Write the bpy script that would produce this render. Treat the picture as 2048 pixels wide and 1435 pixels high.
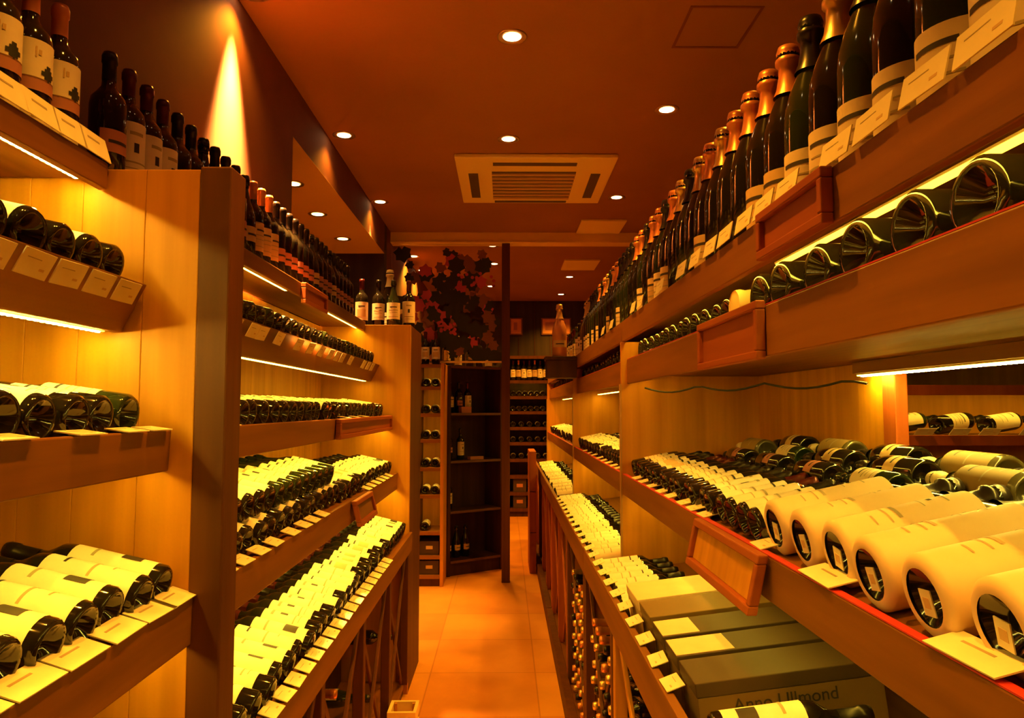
import bpy, bmesh, math, random
from mathutils import Matrix, Vector
random.seed(7)
for o in list(bpy.data.objects): bpy.data.objects.remove(o, do_unlink=True)
C = bpy.context.scene.collection
H = 1.57                       # eye height: heights below are written from eye level and H is added

# ------------------------------------------------------------------ camera, world, exposure
scn = bpy.context.scene
cam = bpy.data.cameras.new('camera'); cam.sensor_width = 36; cam.lens = 36*1450/2048; cam.clip_start = .02
co = bpy.data.objects.new('camera', cam); C.objects.link(co); scn.camera = co
th = math.atan(97.5/1450); ya = math.atan(14/1450)
co.location = (0, 0, H); co.rotation_euler = (math.pi/2 + th, 0, -ya)
w = bpy.data.worlds.new('world'); scn.world = w; w.use_nodes = True
w.node_tree.nodes['Background'].inputs[0].default_value = (1, .3, .05, 1)
w.node_tree.nodes['Background'].inputs[1].default_value = .02
scn.view_settings.view_transform = 'Standard'; scn.view_settings.look = 'None'
scn.view_settings.gamma = 1; scn.view_settings.use_curve_mapping = False
scn.view_settings.exposure = 0.0
SPOT = (1, .37, .02)           # colour of the ceiling lamps
LEDC = (1, .62, .045)            # colour of the shelf light strips
P_SPOT = 130; P_WASH = 22; P_SOFF = 45
E_LED = 36

# ------------------------------------------------------------------ materials
def mat(name, col, rough=.5, metal=0, emit=None, es=0, coat=0, trans=0, spec=.5):
    m = bpy.data.materials.new(name); m.use_nodes = True
    b = m.node_tree.nodes['Principled BSDF']
    b.inputs['Base Color'].default_value = (*col, 1); b.inputs['Roughness'].default_value = rough
    b.inputs['Metallic'].default_value = metal; b.inputs['Coat Weight'].default_value = coat
    b.inputs['Specular IOR Level'].default_value = spec
    b.inputs['Transmission Weight'].default_value = trans
    if emit: b.inputs['Emission Color'].default_value = (*emit, 1); b.inputs['Emission Strength'].default_value = es
    return m
def noisy(m, c1, c2, scale, stretch=(1, 1, 1), detail=6, bump=0, lo=.3, hi=.7):
    nt = m.node_tree; b = nt.nodes['Principled BSDF']
    tc = nt.nodes.new('ShaderNodeTexCoord'); mp = nt.nodes.new('ShaderNodeMapping')
    mp.inputs['Scale'].default_value = stretch
    n = nt.nodes.new('ShaderNodeTexNoise'); n.inputs['Scale'].default_value = scale; n.inputs['Detail'].default_value = detail
    r = nt.nodes.new('ShaderNodeValToRGB')
    r.color_ramp.elements[0].color = (*c1, 1); r.color_ramp.elements[1].color = (*c2, 1)
    r.color_ramp.elements[0].position = lo; r.color_ramp.elements[1].position = hi
    nt.links.new(tc.outputs['Object'], mp.inputs[0]); nt.links.new(mp.outputs[0], n.inputs['Vector'])
    nt.links.new(n.outputs['Fac'], r.inputs[0]); nt.links.new(r.outputs[0], b.inputs['Base Color'])
    if bump:
        bp = nt.nodes.new('ShaderNodeBump'); bp.inputs['Strength'].default_value = bump; bp.inputs['Distance'].default_value = .01
        nt.links.new(n.outputs['Fac'], bp.inputs['Height']); nt.links.new(bp.outputs[0], b.inputs['Normal'])
    return m
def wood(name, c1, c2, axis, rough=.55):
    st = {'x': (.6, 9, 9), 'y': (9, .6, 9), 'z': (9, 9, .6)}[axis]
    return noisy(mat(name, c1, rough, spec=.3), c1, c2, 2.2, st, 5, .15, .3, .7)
M = {}
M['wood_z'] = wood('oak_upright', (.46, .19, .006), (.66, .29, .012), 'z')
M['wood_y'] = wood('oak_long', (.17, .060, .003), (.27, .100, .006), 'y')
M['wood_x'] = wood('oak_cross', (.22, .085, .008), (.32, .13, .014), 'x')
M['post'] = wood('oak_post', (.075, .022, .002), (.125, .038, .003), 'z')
M['red_wood'] = wood('red_wood', (.30, .06, .008), (.42, .10, .014), 'z')
M['red_wood_y'] = wood('red_wood_long', (.26, .055, .007), (.36, .09, .012), 'y')
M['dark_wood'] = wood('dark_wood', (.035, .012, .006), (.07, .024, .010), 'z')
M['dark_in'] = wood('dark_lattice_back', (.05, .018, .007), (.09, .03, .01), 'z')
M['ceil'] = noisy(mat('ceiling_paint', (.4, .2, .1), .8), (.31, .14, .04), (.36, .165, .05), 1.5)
M['soffit'] = noisy(mat('soffit_bounce_tone', (.6, .4, .1), .8), (.66, .44, .10), (.72, .48, .12), 1.5)  # lighter than the ceiling: bounce light from below put into the colour
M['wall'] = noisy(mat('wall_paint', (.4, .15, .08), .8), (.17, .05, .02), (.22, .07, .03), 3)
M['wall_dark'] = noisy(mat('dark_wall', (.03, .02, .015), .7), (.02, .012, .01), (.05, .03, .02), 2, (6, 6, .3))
M['trim'] = mat('beam_paint', (.92, .72, .28), .5)
M['paneledge'] = mat('pale_edge_band', (.42, .22, .06), .5)
M['edge_dark'] = mat('shelf_edge_band', (.13, .06, .04), .5)
M['ac'] = mat('cream_plastic', (.95, .86, .35), .45)
M['ac_dark'] = mat('vent_dark', (.10, .07, .03), .6)
M['glass'] = mat('dark_bottle_glass', (.012, .010, .006), .09, coat=.5)
M['green'] = mat('green_bottle_glass', (.018, .028, .008), .10, coat=.5)
M['brown'] = mat('olive_bottle_glass', (.09, .075, .03), .2, coat=.4)
M['cream'] = noisy(mat('cream_paper', (.8, .75, .6), .6), (.78, .64, .44), (.86, .73, .52), 30)
M['white'] = noisy(mat('white_paper', (.86, .83, .7), .6), (.84, .74, .56), (.91, .82, .66), 25)
M['kraft'] = noisy(mat('cream_kraft_paper', (.8, .6, .35), .55), (.76, .56, .32), (.84, .64, .40), 12)
M['olivepaper'] = mat('dull_olive_paper', (.30, .20, .07), .6)
M['tan'] = mat('tan_paper', (.65, .45, .22), .6)
M['rose'] = mat('rose_paper', (.50, .20, .16), .6)
M['ink'] = mat('printing_ink', (.03, .022, .015), .6)
M['faint'] = mat('grey_ink', (.40, .33, .2), .6)
M['blackcap'] = mat('black_foil', (.02, .013, .011), .3, .3)
M['redcap'] = mat('wine_red_foil', (.10, .012, .012), .3, .4)
M['goldcap'] = mat('gold_foil', (.85, .55, .20), .32, .75)
M['orangecap'] = mat('copper_orange_foil', (.80, .30, .10), .35, .5)
M['whitecap'] = mat('ivory_foil', (.75, .65, .42), .4)
M['copper'] = mat('copper_bottle_coating', (.70, .30, .14), .33, .35)
M['card'] = noisy(mat('price_card', (.85, .78, .5), .55), (.82, .74, .46), (.90, .83, .55), 20)
M['redtape'] = mat('red_tape', (.55, .03, .03), .5)
M['felt'] = mat('dark_red_felt', (.10, .012, .012), .9)
M['brass'] = mat('brass', (.7, .5, .2), .3, .9)
M['chrome'] = mat('lamp_trim', (.6, .45, .3), .3, .8)
M['cable'] = mat('black_cable', (.02, .015, .01), .5)
M['lamp'] = mat('lamp_glow', (1, .8, .5), .5, emit=(1, .66, .28), es=14)
M['led'] = mat('led_diffuser', (1, .9, .5), .5, emit=LEDC, es=E_LED)
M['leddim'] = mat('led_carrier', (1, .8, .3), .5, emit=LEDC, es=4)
M['leddot'] = mat('led_chip', (1, .9, .5), .5, emit=(1, .72, .10), es=330)
M['ledback'] = mat('led_tape', (.75, .6, .3), .5)
M['olive'] = noisy(mat('olive_box_board', (.2, .15, .05), .6), (.15, .085, .022), (.20, .115, .03), 4)
M['darkbox'] = noisy(mat('dark_box_board', (.06, .045, .02), .6), (.045, .024, .009), (.07, .038, .014), 4)
M['picture'] = noisy(mat('warm_print', (.7, .25, .08), .6), (.95, .50, .16), (.80, .25, .07), 5)
M['leaf'] = mat('dark_leaf_print', (.02, .022, .006), .6)
M['leafp'] = mat('purple_leaf_print', (.50, .06, .12), .6)
M['leafm'] = mat('brown_leaf_print', (.22, .08, .02), .6)
M['pane'] = mat('clear_glass', (1, 1, 1), .0, trans=1); M['pane'].node_tree.nodes['Principled BSDF'].inputs['IOR'].default_value = 1.08
# floor: big square tiles
fm = mat('floor_tile', (.6, .33, .14), .38); nt = fm.node_tree
tc = nt.nodes.new('ShaderNodeTexCoord'); mp = nt.nodes.new('ShaderNodeMapping'); mp.inputs['Location'].default_value = (.27, .1, 0)
br = nt.nodes.new('ShaderNodeTexBrick'); br.offset = 0; br.inputs['Scale'].default_value = 1
br.inputs['Brick Width'].default_value = .62; br.inputs['Row Height'].default_value = .62
br.inputs['Mortar Size'].default_value = .004; br.inputs['Bias'].default_value = 0
br.inputs['Color1'].default_value = (.80, .38, .06, 1); br.inputs['Color2'].default_value = (.72, .28, .05, 1); br.inputs['Mortar'].default_value = (.56, .22, .04, 1)
nz = nt.nodes.new('ShaderNodeTexNoise'); nz.inputs['Scale'].default_value = 3.5; nz.inputs['Detail'].default_value = 6
mx = nt.nodes.new('ShaderNodeMix'); mx.data_type = 'RGBA'; mx.blend_type = 'MULTIPLY'; mx.inputs[0].default_value = .45
rp = nt.nodes.new('ShaderNodeValToRGB'); rp.color_ramp.elements[0].position = .3; rp.color_ramp.elements[1].position = .7
rp.color_ramp.elements[0].color = (.6, .5, .4, 1); rp.color_ramp.elements[1].color = (1, 1, 1, 1)
nt.links.new(tc.outputs['Object'], mp.inputs[0]); nt.links.new(mp.outputs[0], br.inputs['Vector']); nt.links.new(mp.outputs[0], nz.inputs['Vector'])
nt.links.new(nz.outputs['Fac'], rp.inputs[0]); nt.links.new(br.outputs['Color'], mx.inputs[6]); nt.links.new(rp.outputs[0], mx.inputs[7])
nt.links.new(mx.outputs[2], nt.nodes['Principled BSDF'].inputs['Base Color']); M['floor'] = fm

# ------------------------------------------------------------------ mesh helpers
class MB:
    def __init__(s): s.v = []; s.f = []; s.m = []; s.mats = []; s.sm = []
    def mi(s, m):
        m = M[m] if isinstance(m, str) else m
        if m not in s.mats: s.mats.append(m)
        return s.mats.index(m)
    def add(s, vs, fs, m, smooth=False):
        b = len(s.v); s.v += [tuple(v) for v in vs]; k = s.mi(m)
        for f in fs: s.f.append(tuple(b+i for i in f)); s.m.append(k); s.sm.append(smooth)
    def box(s, x0, x1, y0, y1, z0, z1, m, mx=None):
        x0, x1 = min(x0, x1), max(x0, x1); y0, y1 = min(y0, y1), max(y0, y1); z0, z1 = min(z0, z1), max(z0, z1)
        vs = [(x, y, z) for x in (x0, x1) for y in (y0, y1) for z in (z0, z1)]
        if mx: vs = [tuple(mx @ Vector(v)) for v in vs]
        s.add(vs, [(0, 1, 3, 2), (4, 6, 7, 5), (0, 4, 5, 1), (2, 3, 7, 6), (0, 2, 6, 4), (1, 5, 7, 3)], m)
    def prism(s, pts, y0, y1, m):      # polygon in x,z swept along y
        n = len(pts); a = sum(pts[i][0]*pts[(i+1) % n][1]-pts[(i+1) % n][0]*pts[i][1] for i in range(n))
        if a > 0: pts = pts[::-1]
        vs = [(x, y0, z) for x, z in pts]+[(x, y1, z) for x, z in pts]
        fs = [tuple(range(n))[::-1], tuple(range(n, 2*n))]+[(i, (i+1) % n, n+(i+1) % n, n+i) for i in range(n)]
        s.add(vs, fs, m)
    def lathe(s, prof, n, m, mx=None, smooth=True):
        vs = []; rings = []
        for r, z in prof:
            if r < 1e-6: rings.append([len(vs)]); vs.append((0, 0, z))
            else:
                rings.append(list(range(len(vs), len(vs)+n)))
                vs += [(r*math.cos(2*math.pi*i/n), r*math.sin(2*math.pi*i/n), z) for i in range(n)]
        fs = []
        for a, b in zip(rings, rings[1:]):
            for i in range(n):
                j = (i+1) % n
                if len(a) == 1 and len(b) == 1: continue
                if len(a) == 1: fs.append((a[0], b[j], b[i]))
                elif len(b) == 1: fs.append((a[i], a[j], b[0]))
                else: fs.append((a[i], a[j], b[j], b[i]))
        if mx: vs = [tuple(mx @ Vector(v)) for v in vs]
        s.add(vs, fs, m, smooth)
    def arc(s, R, z0, z1, a0, a1, m, n=10):
        vs = []
        for i in range(n+1):
            a = a0+(a1-a0)*i/n; vs += [(R*math.cos(a), R*math.sin(a), z0), (R*math.cos(a), R*math.sin(a), z1)]
        s.add(vs, [(2*i, 2*i+2, 2*i+3, 2*i+1) for i in range(n)], m, True)
    def tube(s, pts, r, m, n=6):
        prev = None; vs = []; fs = []
        for k, p in enumerate(pts):
            p = Vector(p); d = (Vector(pts[min(k+1, len(pts)-1)])-Vector(pts[max(k-1, 0)])).normalized()
            u = d.cross(Vector((0, 0, 1)));
            if u.length < .1: u = d.cross(Vector((0, 1, 0)))
            u.normalize(); v = d.cross(u)
            vs += [tuple(p+u*r*math.cos(2*math.pi*i/n)+v*r*math.sin(2*math.pi*i/n)) for i in range(n)]
            if k: fs += [((k-1)*n+i, (k-1)*n+(i+1) % n, k*n+(i+1) % n, k*n+i) for i in range(n)]
        fs += [tuple(range(n)), tuple(range((len(pts)-1)*n, len(pts)*n))[::-1]]
        s.add(vs, fs, m, True)
    def mesh(s, name, off=(0, 0, 0)):
        me = bpy.data.meshes.new(name)
        me.from_pydata([(x-off[0], y-off[1], z-off[2]) for x, y, z in s.v], [], s.f)
        for m in s.mats: me.materials.append(m)
        me.polygons.foreach_set('material_index', s.m); me.polygons.foreach_set('use_smooth', s.sm)
        me.update(); return me
def link(name, me, parent=None, mx=None):
    o = bpy.data.objects.new(name, me); C.objects.link(o)
    if parent: o.parent = parent
    if mx is not None: o.matrix_local = mx
    return o
def build(mb, name, parent=None, bevel=0, up=True):
    """world coordinates (heights from eye level when up) -> one mesh object, child of parent"""
    dz = H if up else 0
    off = Vector((0, 0, -dz)) + (parent.location if parent else Vector((0, 0, 0)))
    o = link(name, mb.mesh(name, off), parent)
    if bevel:
        b = o.modifiers.new('edge', 'BEVEL'); b.width = bevel; b.segments = 2; b.limit_method = 'ANGLE'
    return o
def fixorigin(o):          # put a top-level mesh's origin at its own centre bottom
    me = o.data; xs = [v.co for v in me.vertices]
    c = Vector(((min(v.x for v in xs)+max(v.x for v in xs))/2, (min(v.y for v in xs)+max(v.y for v in xs))/2, min(v.z for v in xs)))
    me.transform(Matrix.Translation(-c)); o.location = c; return o
def tag(o, label=None, cat=None, group=None, kind=None):
    if label: o['label'] = label
    if cat: o['category'] = cat
    if group: o['group'] = group
    if kind: o['kind'] = kind
    return o
def thing(name, label, cat, loc, group=None):
    o = bpy.data.objects.new(name, None); C.objects.link(o); o.location = loc; o.empty_display_size = .05
    return tag(o, label, cat, group)
def struct(mb, name, **k):
    o = fixorigin(build(mb, name, **k)); o['kind'] = 'structure'; return o
_o = 'first second third fourth fifth sixth seventh eighth ninth tenth eleventh twelfth thirteenth fourteenth fifteenth sixteenth seventeenth eighteenth nineteenth'.split()
def nth(i):                # i from 0
    n = i+1
    if n < 20: return _o[n-1]
    t = ['twenty', 'thirty', 'forty', 'fifty', 'sixty', 'seventy', 'eighty'][n//10-2]
    return {'twenty': 'twentieth', 'thirty': 'thirtieth', 'forty': 'fortieth', 'fifty': 'fiftieth', 'sixty': 'sixtieth', 'seventy': 'seventieth', 'eighty': 'eightieth'}[t] if n % 10 == 0 else t+'-'+_o[n % 10-1]

# ------------------------------------------------------------------ the room
XL = -1.06; ZC = 1.62; ZS = 1.35; YB = 10.95
m = MB(); m.box(-2.5, 3.4, -2.0, YB+.1, -.08-H, -H, 'floor'); struct(m, 'floor')
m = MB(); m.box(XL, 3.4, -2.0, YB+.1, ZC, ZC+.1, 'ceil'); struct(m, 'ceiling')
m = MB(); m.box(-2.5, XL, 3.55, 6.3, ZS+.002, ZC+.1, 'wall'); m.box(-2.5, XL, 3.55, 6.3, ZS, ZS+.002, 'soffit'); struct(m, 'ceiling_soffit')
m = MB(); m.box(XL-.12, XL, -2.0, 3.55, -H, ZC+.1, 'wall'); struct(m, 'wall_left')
m = MB(); m.box(-2.6, -2.5, 3.43, 6.3, -H, ZC, 'wall'); struct(m, 'wall_alcove_left')
m = MB(); m.box(-2.5, XL-.12, 3.43, 3.55, -H, ZC, 'wall'); struct(m, 'wall_alcove_near')
m = MB(); m.box(-2.5, XL, 6.3, 6.42, -H, ZC+.1, 'wall_dark'); struct(m, 'wall_alcove_far')
m = MB(); m.box(XL-.12, XL, 6.42, YB, -H, ZC+.1, 'wall'); struct(m, 'wall_left_far')
m = MB(); m.box(XL-.12, 3.4, YB, YB+.1, -H, ZC, 'wall_dark')
for i in range(18): m.box(-1.0+i*.24, -.985+i*.24, YB-.006, YB, -H, ZC, 'dark_wood')
struct(m, 'wall_back')
m = MB(); m.box(3.3, 3.4, -2.0, YB, -H, ZC, 'wall'); struct(m, 'wall_right')
m = MB(); m.box(XL-.12, 3.4, -2.1, -2.0, -H, ZC, 'wall'); struct(m, 'wall_behind')
# header beam and post between the two rooms
m = MB(); m.box(XL, 3.3, 6.62, 6.76, 1.535, ZC, 'trim'); m.box(XL, 3.3, 6.61, 6.77, 1.522, 1.535, 'trim'); struct(m, 'trim_1', bevel=.003)
m = MB(); m.box(-.03, .045, 6.64, 6.74, -H, 1.522, 'post'); struct(m, 'trim_2', bevel=.003)
# access hatch in the ceiling: thin shadow-gap frame
m = MB()
for a in ((.75, 1.05, 2.82, 2.832), (.75, 1.05, 3.15, 3.162), (.75, .762, 2.832, 3.15), (1.038, 1.05, 2.832, 3.15)): m.box(a[0], a[1], a[2], a[3], ZC-.003, ZC, 'wall')
struct(m, 'trim_3')

# ------------------------------------------------------------------ ceiling lamps
lampm = MB()
lampm.lathe([(.047, -.002), (.062, -.006), (.066, -.004), (.066, 0)], 24, 'chrome'); ring_me = lampm.mesh('lamp_ring')
dm = MB(); dm.lathe([(0, -.0045), (.040, -.0025)], 24, 'lamp'); disc_me = dm.mesh('lamp_disc')
def downlight(x, y, z, label, power, ang, group, rad=.03, wash=0):
    t = thing('ceiling_downlight', label, 'ceiling light', (x, y, z+H), group)
    link('trim_ring', ring_me, t); link('lamp_glass', disc_me, t)
    l = bpy.data.lights.new('downlight_lamp', 'SPOT'); l.energy = power; l.color = SPOT; l.spot_size = math.radians(ang)
    l.spot_blend = .7; l.shadow_soft_size = rad
    o = bpy.data.objects.new('downlight_lamp', l); C.objects.link(o); o.parent = t; o.location = (0, 0, -.045)
    if wash:       # reflector lamp: a tight bright beam inside the wide one
        l = bpy.data.lights.new('downlight_beam', 'SPOT'); l.energy = power*wash; l.color = (1, .42, .08); l.spot_size = math.radians(44); l.spot_blend = 1; l.shadow_soft_size = rad
        o = bpy.data.objects.new('downlight_beam', l); C.objects.link(o); o.parent = t; o.location = (0, 0, -.047)
G = 'recessed ceiling downlights'
MAIN = [(.03, 3.07, 'round ceiling downlight nearest the camera in the middle, glowing brightest'),
        (.88, 3.84, 'round ceiling downlight high over the right rack, right of the middle pair'),
        (.02, 4.28, 'round ceiling downlight just in front of the square air conditioner'),
        (.86, 5.49, 'small ceiling downlight at the right rear corner of the air conditioner')]
for x, y, l in MAIN: downlight(x, y, ZC, l, P_SPOT, 84, G)
for x, y, l in [(-.985, 2.74, 'wall-washing downlight at the top edge above the bright streaked wall'),
                (-.96, 4.23, 'downlight washing the soffit side, middle of the three along the left edge'),
                (-.985, 5.63, 'farthest of the downlights along the left ceiling edge, near the beam')]:
    downlight(x, y, ZC, l, P_WASH*(1 if y < 3 else .5), 130, G, wash=175 if y < 3 else 60)
for x, y, l in [(-1.28, 4.31, 'nearest of three downlights in the lower soffit on the left'),
                (-1.31, 5.0, 'middle of three downlights in the lower soffit on the left'),
                (-1.30, 5.74, 'farthest of three downlights in the lower soffit on the left')]:
    downlight(x, y, ZS, l, P_SOFF, 90, G)
for x, y, l in [(-.126, 7.17, 'downlight seen through the leaf-printed glass, just under the beam by the post'),
                (-.125, 8.09, 'second downlight below the beam behind the leaf-printed glass by the post'),
                (-.19, 9.6, 'lowest downlight behind the leaf-printed glass beside the wooden post'),
                (-.98, 7.69, 'downlight behind the left edge of the leaf-printed glass, upper one'),
                (-.98, 8.48, 'downlight behind the left edge of the leaf-printed glass, lower one'),
                (.8, 8.9, 'faint downlight in the far room ceiling beyond the beam, upper one'),
                (.8, 10.28, 'small bright downlight at the end of the far room ceiling')]:
    downlight(x, y, ZC, l, P_SPOT*.8, 130, G)
for x, y, l in [(.03, 1.5, 'unseen added fill downlight above the top of the picture'), (.03, .2, 'unseen added fill downlight right above the camera'), (.88, 2.2, 'unseen added fill downlight above the right rack, above the picture'), (-.38, 1.15, 'unseen downlight added to light the near left top labels, outside the picture'), (1.6, 4.8, 'unseen added fill downlight behind the right rack bottles')]:    # unseen lamps added for fill; the left one brightens the top-left labels
    downlight(x, y, ZC, l, P_SPOT*(.7 if x == -.38 else 1), 66 if x == -.38 else 84, G)

# ceiling air conditioner
t = thing('ceiling_air_conditioner', 'square cream ceiling air conditioner cassette with slatted centre grille', 'air conditioner', (.195, 5.05, ZC+H))
m = MB(); m.box(-.325, .725, 4.53, 5.56, ZC-.03, ZC-.001, 'ac'); build(m, 'cover_panel', t, .008)
m = MB(); m.box(-.09, .48, 4.8, 5.44, ZC-.033, ZC-.03, 'ac_dark'); build(m, 'grille_recess', t)
m = MB()
for i in range(8): y = 4.83+i*.078; m.box(-.09, .48, y, y+.030, ZC-.042, ZC-.033, 'tan')
build(m, 'grille', t)
for a in ((-.08, .47, 4.62, 4.675), (-.08, .47, 5.485, 5.53), (-.25, -.185, 4.84, 5.4), (.585, .65, 4.84, 5.4)):
    m = MB(); m.box(*a, ZC-.034, ZC-.03, 'ac_dark'); build(m, 'air_slot', t)
for lab, a in (('pale square air panel in the near ceiling, before the beam', (.655, 1.05, 6.14, 6.59)), ('pale square air panel in the far ceiling, beyond the beam', (.65, 1.04, 7.82, 8.37))):
    m = MB(); m.box(*a, ZC-.02, ZC-.001, 'ac')
    o = fixorigin(build(m, 'ceiling_air_panel', bevel=.004)); tag(o, lab, 'ceiling panel')

# ------------------------------------------------------------------ bottles
def prof_bordeaux(R, h):
    return [(0, .03), (R*.45, .018), (R*.72, .002), (R*.86, 0), (R, .006), (R, h*.60), (R*.93, h*.655), (R*.66, h*.70), (.0155, h*.745), (.0135, h*.80), (.0132, h-.022), (.0155, h-.020), (.0155, h-.008), (.013, h), (0, h)]
def prof_champ(R, h, nr):
    return [(0, .04), (R*.45, .028), (R*.74, .003), (R*.86, 0), (R, .008), (R, h*.46), (R*.94, h*.54), (R*.78, h*.62), (R*.55, h*.70), (nr*1.25, h*.77), (nr, h*.84), (nr, h-.035), (nr*1.25, h-.03), (nr*1.25, h-.012), (nr, h), (0, h)]
def bottle_kit(kind, body='glass', cap='blackcap', design='plain', paper='cream'):
    n = 22
    if kind == 'wine': R, h = .0375, .30; pr = prof_bordeaux(R, h)
    elif kind == 'slope': R, h = .0395, .295; pr = prof_champ(R, h, .0135)
    elif kind == 'champ': R, h = .0435, .315; pr = prof_champ(R, h, .015)
    elif kind == 'magnum': R, h, n = .054, .385, 28; pr = prof_champ(R, h, .0185)
    b = MB(); b.lathe(pr, n, body)
    parts = [('glass_body', b.mesh('glass_body'))]
    # capsule
    c = MB()
    if kind in ('wine', 'slope'):
        c.lathe([(.0147, h*.79 if kind == 'wine' else h*.86), (.0142, h-.024), (.0163, h-.022), (.0163, h-.007), (.0135, h+.0012), (0, h+.0012)], 16, cap)
    else:
        nr = .015 if kind == 'champ' else .0185
        c.lathe([(nr*1.75, h*.725), (nr*1.36, h*.77), (nr*1.10, h*.84), (nr*1.08, h-.042), (nr*1.42, h-.036), (nr*1.42, h-.026), (nr*1.22, h-.022), (nr*1.30, h-.010), (nr*1.1, h+.002), (nr*.5, h+.006), (0, h+.006)], 18, cap)
    parts.append(('capsule', c.mesh('capsule')))
    # paper label: centre towards local +x
    l = MB(); q = R+.0007; q2 = R+.0012; rad = math.radians
    def A(z0, z1, a, mm, c0=0, r=q, n=10): l.arc(r, z0, z1, rad(c0-a), rad(c0+a), mm, n)
    if design == 'plain':
        A(.055, .155, 78, paper); A(.125, .131, 30, 'ink', r=q2); A(.108, .112, 42, 'faint', r=q2); A(.094, .097, 36, 'faint', r=q2); A(.07, .073, 44, 'faint', r=q2)
    elif design == 'tall':
        A(.04, .17, 84, paper); A(.14, .148, 24, 'faint', r=q2); A(.075, .079, 46, 'faint', r=q2); A(.062, .064, 36, 'faint', r=q2); A(.1, .122, 9, 'ink', r=q2, n=4)
    elif design == 'block':
        A(.02, .172, 88, paper); A(.048, .085, 40, 'ink', 18, r=q2); A(.13, .136, 30, 'faint', -10, r=q2)
    elif design == 'wide':
        A(.015, .175, 95, paper, n=14); A(.09, .095, 50, 'faint', r=q2); A(.06, .063, 30, 'faint', 20, r=q2); A(.14, .145, 24, 'ink', r=q2)
    elif design == 'orange':
        A(.05, .16, 80, 'white'); A(.07, .115, 40, 'tan', r=q2); A(.13, .137, 30, 'ink', r=q2)
    elif design == 'tree':
        A(.085, .178, 74, 'white'); A(.085, .106, 74, 'rose', r=q2); A(.116, .124, 22, 'leaf', 12, r=q2); A(.110, .130, 13, 'leaf', 12, r=q2); A(.122, .136, 7, 'leaf', 12, r=q2); A(.106, .112, 3, 'ink', 12, r=q2)
        A(.106, .109, 60, 'leafm', r=q2); A(.15, .160, 4, 'tan', -14, r=q2); A(.146, .165, 2, 'tan', -24, r=q2)
    elif design == 'magnum':
        A(.02, .115, 62, paper, n=14); A(.085, .093, 34, 'ink', r=q2); A(.045, .049, 40, 'faint', r=q2); A(.065, .068, 30, 'faint', r=q2)
    elif design == 'small':
        A(.07, .12, 60, paper); A(.09, .097, 34, 'ink', r=q2)
    elif design == 'wrap':
        l.lathe([(R*.70, -.0015), (R*.86, -.0022), (R+.0012, .004), (R+.0016, .01), (R+.0016, .235)], 30, paper)
        q3 = R+.0022
        A(.10, .106, 20, 'faint', 8, r=q3); A(.085, .088, 26, 'faint', 8, r=q3); A(.165, .172, 5, 'ink', -6, r=q3); A(.15, .152, 18, 'faint', -4, r=q3); A(.19, .193, 14, 'faint', 0, r=q3); A(.06, .063, 12, 'faint', 20, r=q3)
    parts.append(('paper_label' if design != 'wrap' else 'paper_wrap', l.mesh('paper_label')))
    if design == 'tree':
        l = MB(); A(.012, .066, 84, 'cream'); A(.036, .040, 30, 'faint', r=q2); parts.append(('lower_label', l.mesh('lower_label')))
    if design == 'wrap':
        s = MB(); s.box(-.024, .010, -.013, .013, .0005, .0022, 'card'); s.box(-.014, .000, -.007, .007, -.0001, .0006, 'tan')
        parts.append(('base_sticker', s.mesh('base_sticker')))
    return dict(R=R, h=h, parts=parts, n=0)
K = {
 'w_plain': bottle_kit('wine'), 'w_tall': bottle_kit('wine', cap='redcap', design='tall', paper='white'),
 'w_block': bottle_kit('wine', design='block', paper='white'), 'w_wide': bottle_kit('wine', design='wide', paper='white'),
 'w_orange': bottle_kit('wine', cap='redcap', design='orange'), 'w_green': bottle_kit('wine', body='green', design='tall'),
 's_plain': bottle_kit('slope', body='green'), 's_wide': bottle_kit('slope', design='wide'), 's_small': bottle_kit('slope', design='small', paper='tan'),
 'w_tree': bottle_kit('wine', cap='orangecap', design='tree'), 'w_dark': bottle_kit('wine', design='small', paper='rose'),
 'w_copper': bottle_kit('wine', cap='orangecap', design='plain', paper='tan'),
 'c_dark': bottle_kit('champ', body='glass', cap='blackcap', design='small', paper='tan'), 'c_olive': bottle_kit('champ', body='brown', cap='whitecap', design='wide', paper='olivepaper'),
 'm_gold': bottle_kit('magnum', cap='goldcap', design='magnum'), 'm_orange': bottle_kit('magnum', cap='orangecap', design='magnum', paper='tan'),
 'm_black': bottle_kit('magnum', body='green', cap='blackcap', design='magnum'), 'm_white': bottle_kit('magnum', cap='whitecap', design='magnum', paper='white'),
 'm_wrap': bottle_kit('magnum', cap='blackcap', design='wrap', paper='kraft'),
 'm_foot': bottle_kit('magnum', cap='blackcap', design='small', paper='tan'),
 'm_copper': bottle_kit('magnum', body='copper', cap='goldcap', design='small', paper='tan'),
}
DESC = {'w_plain': 'dark wine bottle, cream label', 'w_tall': 'dark bottle, tall white label', 'w_block': 'dark bottle, white label with black block', 'w_wide': 'dark bottle wrapped in wide white label',
 'w_orange': 'dark bottle, white label with orange patch', 'w_green': 'green bottle, tall cream label', 's_plain': 'green slope-shouldered bottle', 's_wide': 'slope-shouldered bottle, wide label', 's_small': 'slope-shouldered bottle, small tan label',
 'w_tree': 'dark bottle with tree picture label', 'w_dark': 'dark bottle, small rose label', 'w_copper': 'dark bottle, copper capsule', 'c_dark': 'dark sparkling bottle', 'c_olive': 'olive sparkling bottle',
 'm_gold': 'gold-foiled champagne magnum', 'm_orange': 'orange-foiled champagne magnum', 'm_black': 'black-capped champagne magnum', 'm_white': 'ivory-foiled champagne magnum', 'm_wrap': 'cream-wrapped magnum', 'm_foot': 'dark magnum, foot to the aisle', 'm_copper': 'copper-coated champagne magnum'}
PLACED = []
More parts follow.
